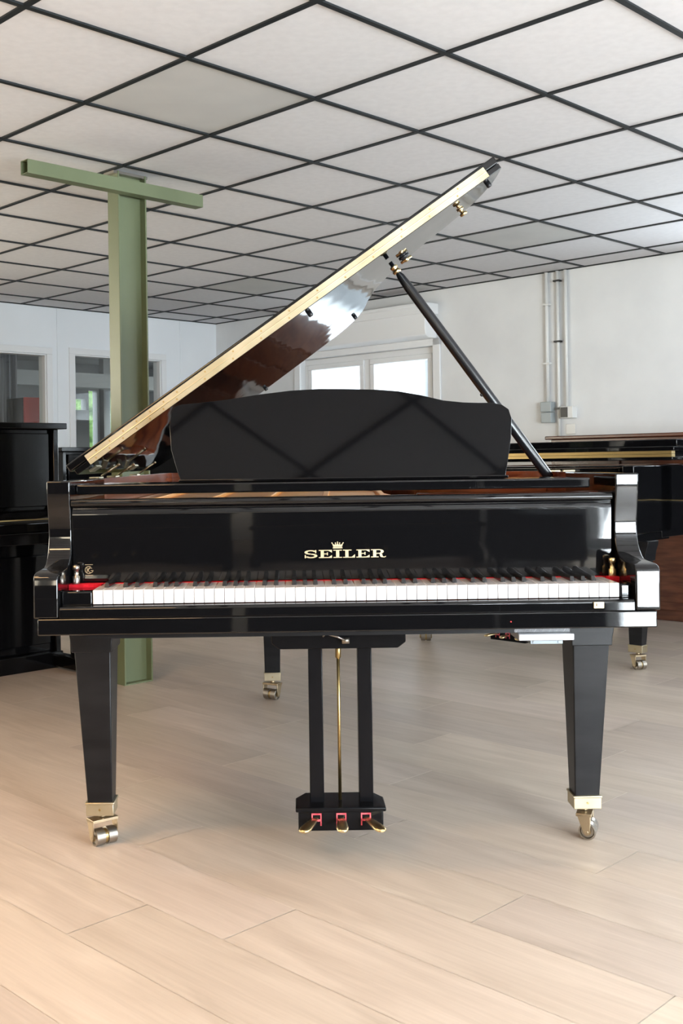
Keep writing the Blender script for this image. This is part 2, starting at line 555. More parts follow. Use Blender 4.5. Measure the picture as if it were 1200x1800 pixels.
for hh, pl in ((L1, PLW), (L2, PLW)):
    wn_ = bpy.data.objects.new('window_%d' % n, None)
    COL.objects.link(wn_)
    ua, ub, za, zb = hh
    wn_.location = pl((ua + ub) / 2, 0, za)
    wn_['kind'] = 'structure'
    wn_['label'] = ['wide glazed opening with white casing at the left edge', 'glazed opening with white casing behind the green post'][n - 2]
    inv = Matrix.Translation(-Vector(wn_.location))
    bm = B()
    cw = .055
    for (p, q, r_, s__) in ((ua - cw, ub + cw, zb, zb + cw), (ua - cw, ub + cw, za - cw, za), (ua - cw, ua, za, zb), (ub, ub + cw, za, zb)):
        bx(bm, p, q, WL - .014, WL, r_, s__, ROOM)
    for (p, q, r_, s__) in ((ua, ub, zb - .012, zb), (ua, ub, za, za + .012), (ua, ua + .012, za + .012, zb - .012), (ub - .012, ub, za + .012, zb - .012)):
        bx(bm, p, q, WL, WL + .10, r_, s__, ROOM)
    obj('window_casing', bm, TRIM, wn_, bevel=.003, M=inv)
    bm = B()
    bx(bm, ua + .012, ub - .012, WL + .046, WL + .052, za + .012, zb - .012, ROOM)
    obj('glass', bm, GLASS, wn_, M=inv)
    n += 1
for hh, pl in [((c - w / 2, c + w / 2, za, zb), pl) for W_, pl in ((NEAR_WINS, PN), (SIDE_WINS, PR), (BACK_WINS, PB), (LEFT_FILL_WINS, PLW)) for c, w, za, zb in W_]:
    window(n, hh, pl, 2)
    n += 1

# back room behind the partition
BE = 16.0
BA, BZ = 2.2, 12.6
bm = B()
wall_with_holes(bm, BA, BZ, 0, 2.9, [(10.36, 10.62, .2, 2.15), (10.68, 10.86, .2, 2.3), (10.95, 11.3, .2, 2.3)], lambda u, d, z: rm(u, BE + d, z), .15)
struct('wall_back_room', bm, GREYW)
bm = B()
bx(bm, BZ, BZ + .2, WL + .1, BE, 0, 2.9, ROOM)
bx(bm, BA - .2, BA, WL + .1, BE, 0, 2.9, ROOM)
bx(bm, WR + .22, BZ, WL, WL + .1, 0, 2.9, ROOM)
struct('wall_back_room_side', bm, GREYW)
bm = B()
bx(bm, BA - .2, BZ + .2, WL + .1, BE + .15, 2.75, 2.9, ROOM)
struct('ceiling_back_room', bm, GREYW)
bm = B()
bx(bm, BA, BZ, 13.0, 13.25, 2.10, 2.30, ROOM)
bx(bm, 9.62, 9.74, 14.0, 14.12, 0.0, 2.75, ROOM)
bx(bm, 10.36, 10.62, 15.9, 15.98, 0, 1.95, ROOM)
struct('trim_3', bm, mat('grey_beam', (0.42, 0.43, 0.43), 0.6), 'grey beam and post in the back room')
area('daylight_and_fill', rm(11.6, 10.2, 2.7), (0, 0, -1), 1.6, 3.0, 150, (0.95, 1.0, 0.97))  # fill light added under the back room ceiling, without a fixture


# ------------------------------------------------------------------ grand pianos
TH = math.radians(35.1)
LU = Vector((math.cos(TH), 0, math.sin(TH)))          # along the lid, away from its hinge
LN = Vector((-math.sin(TH), 0, math.cos(TH)))         # up through the lid
OX, OY = 0.1185, 2.5                                  # piano centre and front in the room
HINGE = Vector((-0.6025 - OX, 0, 0.98))
HW = 0.7215                                           # half width

# outline of the lid in (distance from the hinge, depth)
LIDC = [(1.470, 3.078 - OY), (1.482, 3.20 - OY), (1.478, 3.31 - OY), (1.448, 3.435 - OY), (1.375, 3.520 - OY), (1.283, 3.570 - OY), (1.197, 3.655 - OY), (1.135, 3.79 - OY),
        (1.103, 3.95 - OY), (1.092, 4.12 - OY), (1.091, 4.30 - OY), (1.070, 4.50 - OY), (1.000, 4.64 - OY), (0.857, 4.70 - OY),
        (0.735, 4.728 - OY), (0.633, 4.75 - OY), (0.541, 4.765 - OY), (0.36, 4.775 - OY), (0.16, 4.775 - OY), (0.04, 4.755 - OY), (0.0, 4.69 - OY)]
LID = spline(LIDC, 4)


def rim_outline(inset):
    """outer line of the case, from front left round the tail to front right, in local x,y"""
    pts = []
    for w_, y in LID:
        pts.append([w_ - 0.721 - 0.0, y])
    # the case is a little smaller than the lid
    out = []
    for i, (x, y) in enumerate(pts):
        a = pts[max(i - 1, 0)]
        c = pts[min(i + 1, len(pts) - 1)]
        d = Vector((c[0] - a[0], c[1] - a[1], 0)).normalized()
        nrm = Vector((-d.y, d.x, 0))                 # points inwards for this winding
        ox, oy = x + nrm.x * (0.016 + inset), y + nrm.y * (0.016 + inset)
        out.append((max(-HW + inset, min(HW - inset, ox)), oy))
    out = [p for p in out if p[1] > 0.60]
    return [(HW - inset, 0.50)] + out + [(-HW + inset, 2.0), (-HW + inset, 0.50)]


def grand(name, label, loc, rz, raised=True):
    P = thing(name, label, 'piano', loc, rz)

    def part(nm, bm, m, parent=None, **k):
        return obj(nm, bm, m, parent if parent is not None else P, **k)

    xyz = lambda a, b_, t: Vector((a, b_, t))
    # case: outer and inner line between z .62 and .962
    O = rim_outline(0.0)
    I = rim_outline(0.055)
    bm = B()
    rows = []
    for z, ln in ((.62, O), (.962, O), (.962, I), (.62, I)):
        rows.append([bm.verts.new((x, y, z)) for x, y in ln])
    for r_ in range(4):
        A, C = rows[r_], rows[(r_ + 1) % 4]
        for i in range(len(A) - 1):
            f = bm.faces.new((A[i], A[i + 1], C[i + 1], C[i]))
            if r_ == 2:
                f.material_index = 1
    bm.faces.new([rows[k][0] for k in range(4)])
    bm.faces.new([rows[3 - k][-1] for k in range(4)])
    part('case_rim', bm, [BLACK, MAHOG], bevel=.003)
    # soundboard, iron plate, strings field
    bm = B()
    prism(bm, rim_outline(0.05), .845, .857, xyz)
    part('soundboard', bm, MAHOG)
    bm = B()
    pl = [(-.655, .30), (.10, .30), (.16, .62), (.22, 1.1), (.20, 1.7), (.05, 2.1), (-.5, 2.15), (-.655, 2.0)]
    prism(bm, pl, .872, .884, xyz)
    for k in range(5):
        x = -.55 + k * .17
        hexa(bm, [(x - .012, .40, .884), (x + .012, .40, .884), (x + .012 + .02 * k, 1.95, .884), (x - .012 + .02 * k, 1.95, .884),
                  (x - .010, .40, .898), (x + .010, .40, .898), (x + .010 + .02 * k, 1.95, .898), (x - .010 + .02 * k, 1.95, .898)])
    part('iron_plate', bm, GOLDP, bevel=.003)
    bm = B()
    bx(bm, .20, .665, .30, .34, .857, .915)
    part('stretcher', bm, MAHOG, bevel=.002)
    # key bed and slip
    bm = B()
    prism(bm, [(.62, .609), (0.0, .609), (.0025, .647), (.62, .647)], -.713, .713, lambda a, b_, t: Vector((t, a, b_)))
    part('key_bed', bm, BLACK, bevel=.003)
    bm = B()
    bx(bm, -.60, .60, .03, .50, .596, .609)
    bx(bm, -.30, -.22, .50, 2.20, .60, .66)
    bx(bm, .10, .18, .50, 1.95, .60, .66)
    part('under_frame', bm, SATIN)
    bm = B()
    prism(bm, [(.004, .6475), (.0055, .668), (.010, .6735), (.024, .6745), (.028, .671), (.028, .6475)], -.6635, .6635, lambda a, b_, t: Vector((t, a, b_)))
    part('key_slip', bm, BLACK, bevel=.0015)
    bm = B()
    bx(bm, .567, .591, .001, .004, .654, .669)
    bx(bm, .573, .585, -.002, .001, .659, .666)
    part('lock_plate', bm, BRASSL, bevel=.001)
    # cheeks
    prof = [(.30, .648), (.003, .648), (.003, .735), (.0055, .744), (.013, .750), (.030, .7535), (.085, .755), (.112, .757), (.130, .763), (.146, .775),
            (.157, .789), (.164, .806), (.1675, .826), (.1665, .85), (.160, .885), (.154, .915), (.151, .940), (.151, .962), (.64, .962), (.64, .648)]
    for s in (-1, 1):
        bm = B()
        a, b_ = (.665, HW) if s > 0 else (-HW, -.665)
        prism(bm, prof, a, b_, lambda p, q, t: Vector((t, p, q)))
        part('cheek', bm, BLACK, bevel=.0035, seg=3)
    # fall board with crest, lettering and mark
    fb = [(.19, .7115), (.170, .7115), (.1665, .80), (.1632, .878), (.1645, .886), (.168, .8915), (.1685, .8945), (.160, .8960), (.1535, .9005), (.152, .9065), (.155, .913), (.162, .9155), (.215, .9155), (.215, .7115)]
    bm = B()
    prism(bm, fb, -.663, .658, lambda p, q, t: Vector((t, p, q)))
    F = part('fall_board', bm, BLACK, bevel=.001)
    YF = .1676
    tilt = math.atan2(.0035, .0855)
    FM = Matrix.Translation((0, YF - .0004, .7645)) @ Matrix.Rotation(PI / 2 + tilt, 4, 'X')      # local x right, y up on the board
    # serif letters: list of polygons in a 0..w x 0..1 box
    def rect(a, b_, c, d):
        return [(a, c), (b_, c), (b_, d), (a, d)]

    def arc(cx, cy, rx, ry, a0, a1, tx, ty, n=10):
        o_ = [(cx + rx * math.cos(math.radians(a0 + (a1 - a0) * k / n)), cy + ry * math.sin(math.radians(a0 + (a1 - a0) * k / n))) for k in range(n + 1)]
        i_ = [(cx + (rx - tx) * math.cos(math.radians(a0 + (a1 - a0) * k / n)), cy + (ry - ty) * math.sin(math.radians(a0 + (a1 - a0) * k / n))) for k in range(n + 1)]
        return o_ + list(reversed(i_))
    G = {
        'S': (1.62, [arc(.78, .725, .70, .275, 20, 270, .33, .13, 16), arc(.82, .275, .72, .275, 90, -160, .33, .13, 16),
                     [(1.28, .62), (1.42, .62), (1.42, 1.0), (1.28, 1.0)], [(.10, 0), (.24, 0), (.24, .40), (.10, .40)]]),
        'E': (1.68, [rect(.08, 1.0, 0, .10), rect(.08, 1.0, .90, 1.0), rect(.30, .66, 0, 1), rect(.6, 1.05, .46, .56), rect(1.0, 1.12, .33, .69),
                     rect(.9, 1.58, .90, 1.0), rect(.9, 1.58, 0, .10), [(1.20, .90), (1.58, .66), (1.58, .95)], [(1.20, .10), (1.58, .05), (1.58, .34)]]),
        'I': (1.10, [rect(.06, 1.04, 0, .10), rect(.06, 1.04, .90, 1.0), rect(.37, .73, 0, 1)]),
        'L': (1.50, [rect(.06, 1.0, 0, .10), rect(.06, 1.04, .90, 1.0), rect(.32, .68, 0, 1), rect(.9, 1.42, 0, .10), [(1.05, .10), (1.42, .05), (1.42, .42)]]),
        'R': (1.80, [rect(.06, .92, 0, .10), rect(.06, 1.0, .90, 1.0), rect(.30, .66, 0, 1), rect(.6, 1.0, .44, .54),
                     arc(1.0, .72, .52, .28, -90, 90, .34, .10, 12), arc(1.02, .27, .34, .27, 90, 0, .30, .11, 8),
                     [(1.06, .27), (1.36, .27), (1.42, .10), (1.62, .06), (1.72, .16), (1.78, .12), (1.66, -.02), (1.30, -.01), (1.12, .08)]]),
    }
    h_ = .0196
    words_ = 'SEILER'
    total = sum(G[c][0] for c in words_) + .02
    sx = .2025 / total
    x0 = (605 - 1.0 - 515.7) / 1911.7 * 2.667 - OX - .1012
    bm = B()
    cx = x0
    xi = None
    for c in words_:
        wd, polys = G[c]
        if c == 'I':
            xi = cx + wd * sx / 2
        for q, poly in enumerate(polys):
            A = [(cx + a * sx, b_ * h_) for a, b_ in poly]
            vs = prism(bm, A, 0, .0006 + .00002 * q, lambda p, r_, t: Vector((p, r_, t)))
        cx += wd * sx
    # crown
    cb = h_ + .0035
    prism(bm, [(xi - .0115, cb), (xi + .0115, cb), (xi + .0115, cb + .0028), (xi - .0115, cb + .0028)], 0, .0006, lambda p, r_, t: Vector((p, r_, t)))
    cp = [(-.0105, .0036), (.0105, .0036), (.0136, .0130), (.0072, .0085), (.0052, .0125), (.0030, .0085), (0, .0145), (-.0030, .0085), (-.0052, .0125), (-.0072, .0085), (-.0136, .0130)]
    prism(bm, [(xi + a, cb + b_) for a, b_ in cp], 0, .0006, lambda p, r_, t: Vector((p, r_, t)))
    for a, b_ in ((-.0136, .0135), (-.0052, .0132), (0, .0152), (.0052, .0132), (.0136, .0135)):
        prism(bm, [(xi + a + .0015 * math.cos(k * PI / 4), cb + b_ + .0015 * math.sin(k * PI / 4)) for k in range(8)], 0, .0007, lambda p, r_, t: Vector((p, r_, t)))
    part('lettering', bm, GOLDT, F, M=FM, label='gold SEILER lettering under a small crown')
    bm = B()
    r_ = .0094
    mx_, my_ = (150.5 + 2.6 - 515.7) / 1911.7 * 2.667 - OX, -.0215 + .0
    P3 = lambda p, q, t: Vector((p, q, t))
    prism(bm, [(mx_ + a, my_ + b_) for a, b_ in arc(0, 0, r_, r_, 50, 310, .0013, .0013, 20)], 0, .0005, P3)
    prism(bm, [(mx_ - .009, my_ + .0125), (mx_ + .010, my_ + .0125), (mx_ + .010, my_ + .0135), (mx_ - .009, my_ + .0135)], 0, .0005, P3)
    prism(bm, [(mx_ - .009, my_ - .0135), (mx_ + .010, my_ - .0135), (mx_ + .010, my_ - .0125), (mx_ - .009, my_ - .0125)], 0, .0005, P3)
    prism(bm, [(mx_ - .0045, my_ - .006), (mx_ - .0032, my_ - .006), (mx_ - .0032, my_ + .006), (mx_ - .0045, my_ + .006)], 0, .0005, P3)
    for sg in (-1, 1):
        prism(bm, [(mx_ - .0032, my_), (mx_ - .0022, my_), (mx_ + .0025, my_ + sg * .006), (mx_ + .0008, my_ + sg * .006)], 0, .0006, P3)
    prism(bm, [(mx_ + .0050 + a, my_ - .001 + b_) for a, b_ in arc(0, 0, .0062, .0062, 60, 340, .0012, .0012, 16)], 0, .0007, P3)
    prism(bm, [(mx_ + .0050, my_ - .0022), (mx_ + .0112, my_ - .0022), (mx_ + .0112, my_ - .0008), (mx_ + .0050, my_ - .0008)], 0, .0008, P3)
    part('monogram', bm, GOLDT, F, M=FM, label='small round KG monogram in thin gold lines')
    # red felt, key blocks, pivots
    bm = B()
    bx(bm, -.664, .664, .1675, .19, .700, .7105)
    bx(bm, -.664, -.585, .120, .155, .700, .7125)
    bx(bm, .640, .664, .125, .155, .700, .7125)
    part('red_felt', bm, FELT)
    for a, b_ in ((-.6635, -.5915), (.6385, .6635)):
        bm = B()
        bx(bm, a, b_, .034, .118, .655, .706)
        part('key_block', bm, BLACK, bevel=.004, seg=3)
    for x in (-.6505, .652):
        bm = B()
        lathe(bm, (x, .143, .70), (0, 0, 1), [(0, .009), (.030, .009), (.032, .006), (.045, .006), (.047, .0085), (.056, .0085), (.058, .004)], 16)
        part('fall_board_pivot', bm, STEEL if x < 0 else BRASS, smooth=True)
    # keys
    KS = -.5900
    KP = 1.2250 / 52
    letters = [('ABCDEFG')[i % 7] for i in range(52)]
    wk = None
    for i in range(52):
        if wk is None:
            bm = B()
            bx(bm, .0004, KP - .0004, .030, .172, .676, .709)
            wk = part('white_key', bm, IVORY, bevel=.0012)
            wk.location.x = KS
        else:
            k = wk.copy()
            k.location.x = KS + KP * i
            COL.objects.link(k)
    bk = None
    for i in range(51):
        if letters[i] in 'ACDFG':
            sh = {'A': .001, 'C': -.0018, 'D': .0018, 'F': -.0022, 'G': 0}[letters[i]]
            x = KS + KP * (i + 1) + sh
            if bk is None:
                bm = B()
                hexa(bm, [(-.0058, .078, .7092), (.0058, .078, .7092), (.0058, .174, .7092), (-.0058, .174, .7092),
                          (-.0043, .083, .7205), (.0043, .083, .7205), (.0043, .166, .7210), (-.0043, .166, .7210)])
                bk = part('black_key', bm, EBONY, bevel=.0010)
                bk.location.x = x
            else:
                k = bk.copy()
                k.location.x = x
                COL.objects.link(k)
    # music shelf and desk
    bm = B()
    bx(bm, -.664, .622, .220, .50, .9265, .951)
    sh_ = part('music_shelf', bm, BLACK, bevel=.004, seg=3)
    t = math.radians(22.3)
    DV = Vector((0, math.sin(t), math.cos(t)))
    DN = Vector((0, math.cos(t), -math.sin(t)))
    outl = [(-.414, -.0), (-.424, .027), (-.443, .091), (-.449, .156), (-.4455, .198), (-.436, .214), (-.420, .220), (-.378, .2235), (-.293, .233), (-.217, .2455), (-.125, .2565),
            (-.048, .2605), (.029, .2590), (.110, .2560), (.167, .2505), (.228, .238), (.288, .2215), (.340, .2150), (.380, .2130), (.420, .2125), (.446, .206), (.462, .193), (.4675, .167), (.461, .110), (.447, .046), (.436, .0)]
    outl = [(a, b_ * 1.018) for a, b_ in outl]
    bm = B()
    base = Vector((0, .352, .9535))
    prism(bm, outl, 0, .014, lambda a, b_, q: base + Vector((a, 0, 0)) + DV * b_ + DN * q)
    bm.faces.ensure_lookup_table()
    dk = part('music_desk', bm, DESKM, bevel=.0015)
    bm = B()
    prism(bm, [(-.418, -.002), (.440, -.002), (.440, .0055), (-.418, .0055)], -.020, .002, lambda a, b_, q: base + Vector((a, 0, 0)) + Vector((0, q, b_)))
    part('desk_ledge', bm, BLACK, dk, bevel=.0015)
    # legs
    legs = [(-1, .33), (1, .33)]
    for s, y in legs:
        bm = B()
        hexa(bm, [(s * .606, y + .018, .113), (s * .670, y + .018, .113), (s * .670, y + .080, .113), (s * .606, y + .080, .113),
                  (s * .6015, y, .516), (s * .696, y, .516), (s * .696, y + .120, .516), (s * .6015, y + .120, .516)])
        lg = part('leg', bm, SATIN, bevel=.003)
        bm = B()
        a, c = .597, .702
        prism(bm, [(a, .513), (c, .513), (c + .001, .530), (c + .006, .560), (c + .016, .590), (c + .018, .609), (a - .010, .609), (a - .006, .57), (a, .54)], y - .006, y + .130,
              lambda p, q, tt: Vector((s * p, tt, q)))
        part('leg_capital', bm, SATIN, lg, bevel=.002)
        caster(lg, s * .638, y + .048, .113, .036, (37 if s < 0 else 68))
    bm = B()
    hexa(bm, [(-.252, 2.075, .113), (-.188, 2.075, .113), (-.188, 2.135, .113), (-.252, 2.135, .113),
              (-.262, 2.06, .60), (-.178, 2.06, .60), (-.178, 2.16, .60), (-.262, 2.16, .60)])
    lg = part('leg', bm, SATIN, bevel=.003)
    caster(lg, -.220, 2.105, .113, .034, -32)
    # lyre
    lx = -.0125
    bm = B()
    prism(bm, [(-.148, .533), (.148, .533), (.168, .548), (.168, .600), (-.168, .600), (-.168, .548)], .215, .32, lambda p, q, tt: Vector((lx + p, tt, q)))
    ly = part('pedal_lyre', bm, LYREM, bevel=.003)
    for x in (-.0705, .0545):
        bm = B()
        bx(bm, x - .018, x + .018, .262, .302, .12, .535)
        part('lyre_post', bm, LYREM, ly, bevel=.002)
    bm = B()
    bx(bm, lx - .1065, lx + .1065, .222, .335, .076, .128)
    o_ = [(-.113, .214), (.113, .214), (.113, .30), (.088, .345), (-.088, .345), (-.113, .30)]
    prism(bm, [(lx + a, b_) for a, b_ in o_], .125, .136, xyz)
    part('lyre_box', bm, LYREM, ly, bevel=.003)
    bm = B()
    tube(bm, [(lx + .001, .283, .13), (lx + .001, .283, .545)], .0042, 12)
    lathe(bm, (lx + .001, .283, .497), (0, 0, 1), [(0, .004), (.003, .0075), (.028, .0075), (.031, .0055), (.05, .0055)], 14)
    part('pedal_rod', bm, BRASSD, ly, smooth=True)
    for k, (hx, tip) in enumerate(((-.0735, -.034), (-.0115, 0.0), (.0500, .034))):
        bm = B()
        for (a, b_, c, d) in ((hx - .0125, hx + .0125, .117, .121), (hx - .0125, hx - .0095, .090, .117), (hx + .0095, hx + .0125, .090, .117), (hx - .0125, hx + .0125, .101, .106)):
            bx(bm, a, b_, .2195, .2225, c, d)
        part('pedal_felt', bm, PFELT, ly)
        bm = B()
        pts, rad = [], []
        for q in range(9):
            u = q / 8
            pts.append((hx + tip * (u ** 1.4), .235 - .090 * u, .106 + .004 * math.sin(u * PI) - .004 * u))
            rad.append(.0075 + .0105 * max(0, u - .2) ** .7 if q < 8 else .0125)
        pts.append((hx + tip * 1.04, .235 - .096, .1015)); rad.append(.005)
        tube(bm, pts, rad, 14, .42)
        part('pedal', bm, BRASS, ly, smooth=True)
    if raised:
        bm = B()
        tube(bm, [(-.052, .203, .566), (-.044, .201, .573), (-.016, .200, .566), (.002, .201, .557)], [.003, .0035, .0045, .004], 10, .7)
        bx(bm, -.004, .014, .200, .214, .548, .562)
        part('lever', bm, STEEL, ly, smooth=True, label='small grey steel lever')
    return P


def caster(leg, x, y, z, hw, deg):
    bm = B()
    bx(bm, x - hw, x + hw, y - hw * .95, y + hw * .95, z - .031, z)
    bx(bm, x - hw - .002, x + hw + .002, y - hw * .95 - .002, y + hw * .95 + .002, z - .002, z + .004)
    fr = obj('ferrule', bm, BRASSL, leg, bevel=.0015)
    bm = B()
    lathe(bm, (x, y - hw * .95 - .0015, z - .015), (0, 1, 0), [(0, .003), (.004, .003)], 10)
    obj('screw', bm, BRASSD, fr)
    M = Matrix.Translation((x, y, 0)) @ Matrix.Rotation(math.radians(deg), 4, 'Z')
    bm = B()
    lathe(bm, (0, 0, z - .042), (0, 0, 1), [(0, .009), (.012, .009)], 12)
    bx(bm, -.037, .037, -.022, .018, .062, .070)
    for s in (-1, 1):
        prism(bm, [(-.020, .068), (.016, .068), (.000, .022), (-.006, .014), (-.014, .014), (-.018, .022)], s * .037, s * .033, lambda p, q, t: Vector((t, p, q)))
    tube(bm, [(-.038, -.010, .0225), (.038, -.010, .0225)], .004, 10)
    fk = obj('caster_fork', bm, FORKM, leg, bevel=.001, M=M)
    for a, b_ in ((-.030, -.004), (.004, .030)):
        bm = B()
        lathe(bm, (a, -.010, .0228), (1, 0, 0), [(.005, .004), (.005, .0165), (0, .0185), (.001, .0225), (b_ - a - .001, .0225), (b_ - a, .0185), (b_ - a - .005, .0165), (b_ - a - .005, .004)], 28)
        w_ = obj('wheel', bm, STEEL, fk, M=M)
        for p in w_.data.polygons:
            p.use_smooth = len(p.vertices) == 4
        w_.data.set_sharp_from_angle(angle=math.radians(30))
    bm = B()
    lathe(bm, (-.004, -.010, .0228), (1, 0, 0), [(0, .019), (.008, .019)], 28)
    lathe(bm, (-.0322, -.010, .0228), (1, 0, 0), [(0, .0095), (.002, .0095)], 20)
    lathe(bm, (.0302, -.010, .0228), (1, 0, 0), [(0, .0095), (.002, .0095)], 20)
    obj('wheel_hub', bm, BRASSD, fk, M=M)


main = grand('grand_piano', 'black polished grand piano with raised lid and open keyboard in the middle of the room', (OX, OY, 0), 0)


# ---- raised lid of the front piano (distance w from the hinge, depth y, height n over the underside)
def lp(w_, y, n_=0.0):
    return HINGE + LU * w_ + LN * n_ + Vector((0, y, 0))


YL = 3.078 - OY
bm = B()
prism(bm, [(-.012, YL)] + LID + [(-.012, 2.15)], 0, .0165, lambda a, b_, t: lp(a, b_, t))
lid = obj('lid', bm, BLACK, main, bevel=.002)
# the front flap lies folded back on top of it
bm = B()
fo_ = [(-.024, YL - .001), (1.471, YL - .001), (1.476, YL + .10), (1.478, YL + .40), (1.47, YL + .43), (-.02, YL + .43)]
prism(bm, fo_, .0175, .0405, lambda a, b_, t: lp(a, b_, t))
obj('front_flap', bm, BLACK, lid, bevel=.004, seg=3)
bm = B()
for n0, n1 in ((.0012, .0155), (.0170, .0320)):
    hexa(bm, [lp(.036, YL - .0025, n0), lp(1.428, YL - .0025, n0), lp(1.428, YL + .002, n0), lp(.036, YL + .002, n0),
              lp(.036, YL - .0025, n1), lp(1.428, YL - .0025, n1), lp(1.428, YL + .002, n1), lp(.036, YL + .002, n1)])
tube(bm, [lp(.036, YL - .0025, .0162), lp(1.428, YL - .0025, .0162)], .0016, 8)
hg = obj('piano_hinge', bm, BRASSL, lid, label='long pale brass hinge strip')
bm = B()
w_ = .06
k = 0
while w_ < 1.41:
    for n_ in (.008, .0245):
        ww = w_ + (.012 if n_ > .02 else 0)
        lathe(bm, lp(ww, YL - .0024, n_), (0, -1, 0), [(0, .0030), (.0008, .0026)], 8)
    w_ += .047 if w_ < .3 else .098
    k += 1
sc_o = obj('hinge_screws', bm, BRASSD, hg)
sc_o['kind'] = 'stuff'
# lid cups and bumpers under the lid
for w_, y, kind in ((1.1825, 3.51 - OY, 'cross'), (1.372, 3.33 - OY, 'knob'), (1.448, 3.20 - OY, 'button'), (1.043, 4.34 - OY, 'button'), (.593, 4.66 - OY, 'button'), (.80, 3.20 - OY, 'button')):
    bm = B()
    if kind == 'button':
        lathe(bm, lp(w_, y, 0), -LN, [(0, .008), (.010, .008), (.013, .006)], 14)
        obj('lid_bumper', bm, CHAR, lid, smooth=True)
    elif kind == 'knob':
        lathe(bm, lp(w_, y, 0), -LN, [(0, .011), (.004, .011), (.005, .006), (.014, .006), (.015, .012), (.022, .012), (.024, .008)], 16)
        obj('lid_knob', bm, BRASS, lid, smooth=True)
    else:
        lathe(bm, lp(w_, y, 0), -LN, [(0, .019), (.004, .019), (.006, .013), (.010, .013)], 16)
        c = obj('prop_socket', bm, CHAR, lid, smooth=True)
        bm = B()
        a, b_ = lp(w_ - .010, y, -.004), lp(w_ + .004, y, -.004)
        tube(bm, [lp(w_ - .020, y, -.013), lp(w_ + .020, y, -.013)], .0048, 8)
        lathe(bm, lp(w_, y, -.008), -LN, [(0, .009), (.006, .010), (.012, .006)], 12)
        obj('socket_pin', bm, BRASS, c, smooth=True)
# prop stick
foot = Vector((.7788 - OX, 3.30 - OY, .938))
top = lp(1.104, 3.335 - OY, -.006)
d = (top - foot).normalized()
Ln = (top - foot).length
bm = B()
lathe(bm, foot, d, [(0, .010), (.01, .0155), (Ln * .5, .0160), (Ln - .10, .0150), (Ln - .055, .0120), (Ln - .040, .0075), (Ln - .03, .0065), (Ln - .001, .0065)], 24)
pr = obj('lid_prop', bm, ROD, main, smooth=True)
bm = B()
lathe(bm, foot + d * (Ln - .043), d, [(0, .006), (.003, .013), (.010, .0135), (.012, .010), (.018, .010), (.020, .0125), (.026, .012), (.028, .006)], 18)
obj('prop_collar', bm, BRASS, pr, smooth=True)
bm = B()
side = d.cross(Vector((0, 1, 0))).normalized()
lathe(bm, foot + d * (Ln * .40) + side * .0135, side, [(0, .005), (.004, .0055), (.007, .003)], 12)
obj('prop_button', bm, CHAR, pr, smooth=True)
bm = B()
bx(bm, foot.x - .012, foot.x + .034, foot.y + .010, foot.y + .028, .928, .966)
bx(bm, foot.x + .040, foot.x + .078, foot.y + .010, foot.y + .026, .940, .966)
obj('prop_bracket', bm, BRASSL, main, bevel=.003)
# lid hinges on the straight side: leaves and long pins
for y, ln in ((.72, .060), (1.02, .060), (1.50, .070)):
    bm = B()
    bx(bm, -.718, -.690, y - .03, y + .05, .962, .965)
    hexa(bm, [lp(.004, y - .03, -.003), lp(.030, y - .03, -.003), lp(.030, y + .05, -.003), lp(.004, y + .05, -.003),
              lp(.004, y - .03, -.0005), lp(.030, y - .03, -.0005), lp(.030, y + .05, -.0005), lp(.004, y + .05, -.0005)])
    hn = obj('lid_hinge', bm, BRASSL, main)
    bm = B()
    a = Vector((-.688, y, .967))
    q = Vector((.80, .10, .55)).normalized()
    tube(bm, [a, a + q * ln], .0032, 10)
    lathe(bm, a + q * (ln - .004), q, [(0, .0045), (.009, .0045)], 10)
    obj('hinge_pin', bm, BRASSL, hn, smooth=True)
# recording box screwed under the key bed
bm = B()
bx(bm, .388, .520, .030, .100, .5955, .609)
bx(bm, .396, .524, .012, .110, .580, .5955)
gb = obj('control_box', bm, SILVER, main, bevel=.0015, label='flat silver control box under the key bed')
bm = B()
bx(bm, .424, .498, .016, .10, .572, .580)
for x in (.432, .490):
    lathe(bm, (x, .0155, .5762), (0, -1, 0), [(0, .0034), (.002, .0034)], 10)
obj('socket_strip', bm, GREYM, gb)
bm = B()
lathe(bm, (.388 - .012, -.0002, .6265 - .0), (0, -1, 0), [(0, .0012), (.0006, .0012)], 8)
obj('status_light', bm, REDL, main)

# ---- second grand piano at the right, a copy with its lid down
GA = rm(4.46, 3.185, 0)
RZ = GY - PI / 2


def copy_tree(o, parent=None, skip=()):
    c = o.copy()
    COL.objects.link(c)
    c.parent = parent
    for ch in list(o.children):
        if ch.name.split('.')[0] in skip:
            continue
        copy_tree(ch, c, skip)
    return c


sec = copy_tree(main, None, ('lid', 'lid_prop', 'prop_bracket', 'lid_hinge', 'hinge_pin', 'control_box', 'status_light', 'music_desk', 'lettering', 'monogram'))
sec.name = 'grand_piano'
sec.location = GA
sec.rotation_euler = (0, 0, RZ)
sec.scale = (1, .75, 1)
sec['label'] = 'black grand piano with closed lid standing at the right in the background'
bm = B()
lo = [(w_ - .721, y) for w_, y in LID]
prism(bm, [(-.733, YL)] + lo + [(-.733, 2.15)], .985, 1.003, lambda a, b_, t: Vector((a, b_, t)))
l2 = obj('lid', bm, BLACK, sec, bevel=.003)
bm = B()
bx(bm, -.745, .762, YL - .012, YL + .44, 1.030, 1.052)
bx(bm, -.730, .745, YL + .03, YL + .42, 1.003, 1.030)
bx(bm, -.745, .765, YL + .02, YL + .46, 1.052, 1.086)
obj('front_flap', bm, BLACK, l2, bevel=.004)
bm = B()
bx(bm, -.70, .752, YL - .018, YL + .03, 1.001, 1.0145)
bx(bm, -.70, .752, YL - .018, YL + .03, 1.0160, 1.030)
obj('piano_hinge', bm, BRASSD, l2, label='dull brass hinge strip')
bm = B()
bx(bm, -.66, .66, .20, .62, .955, .962)
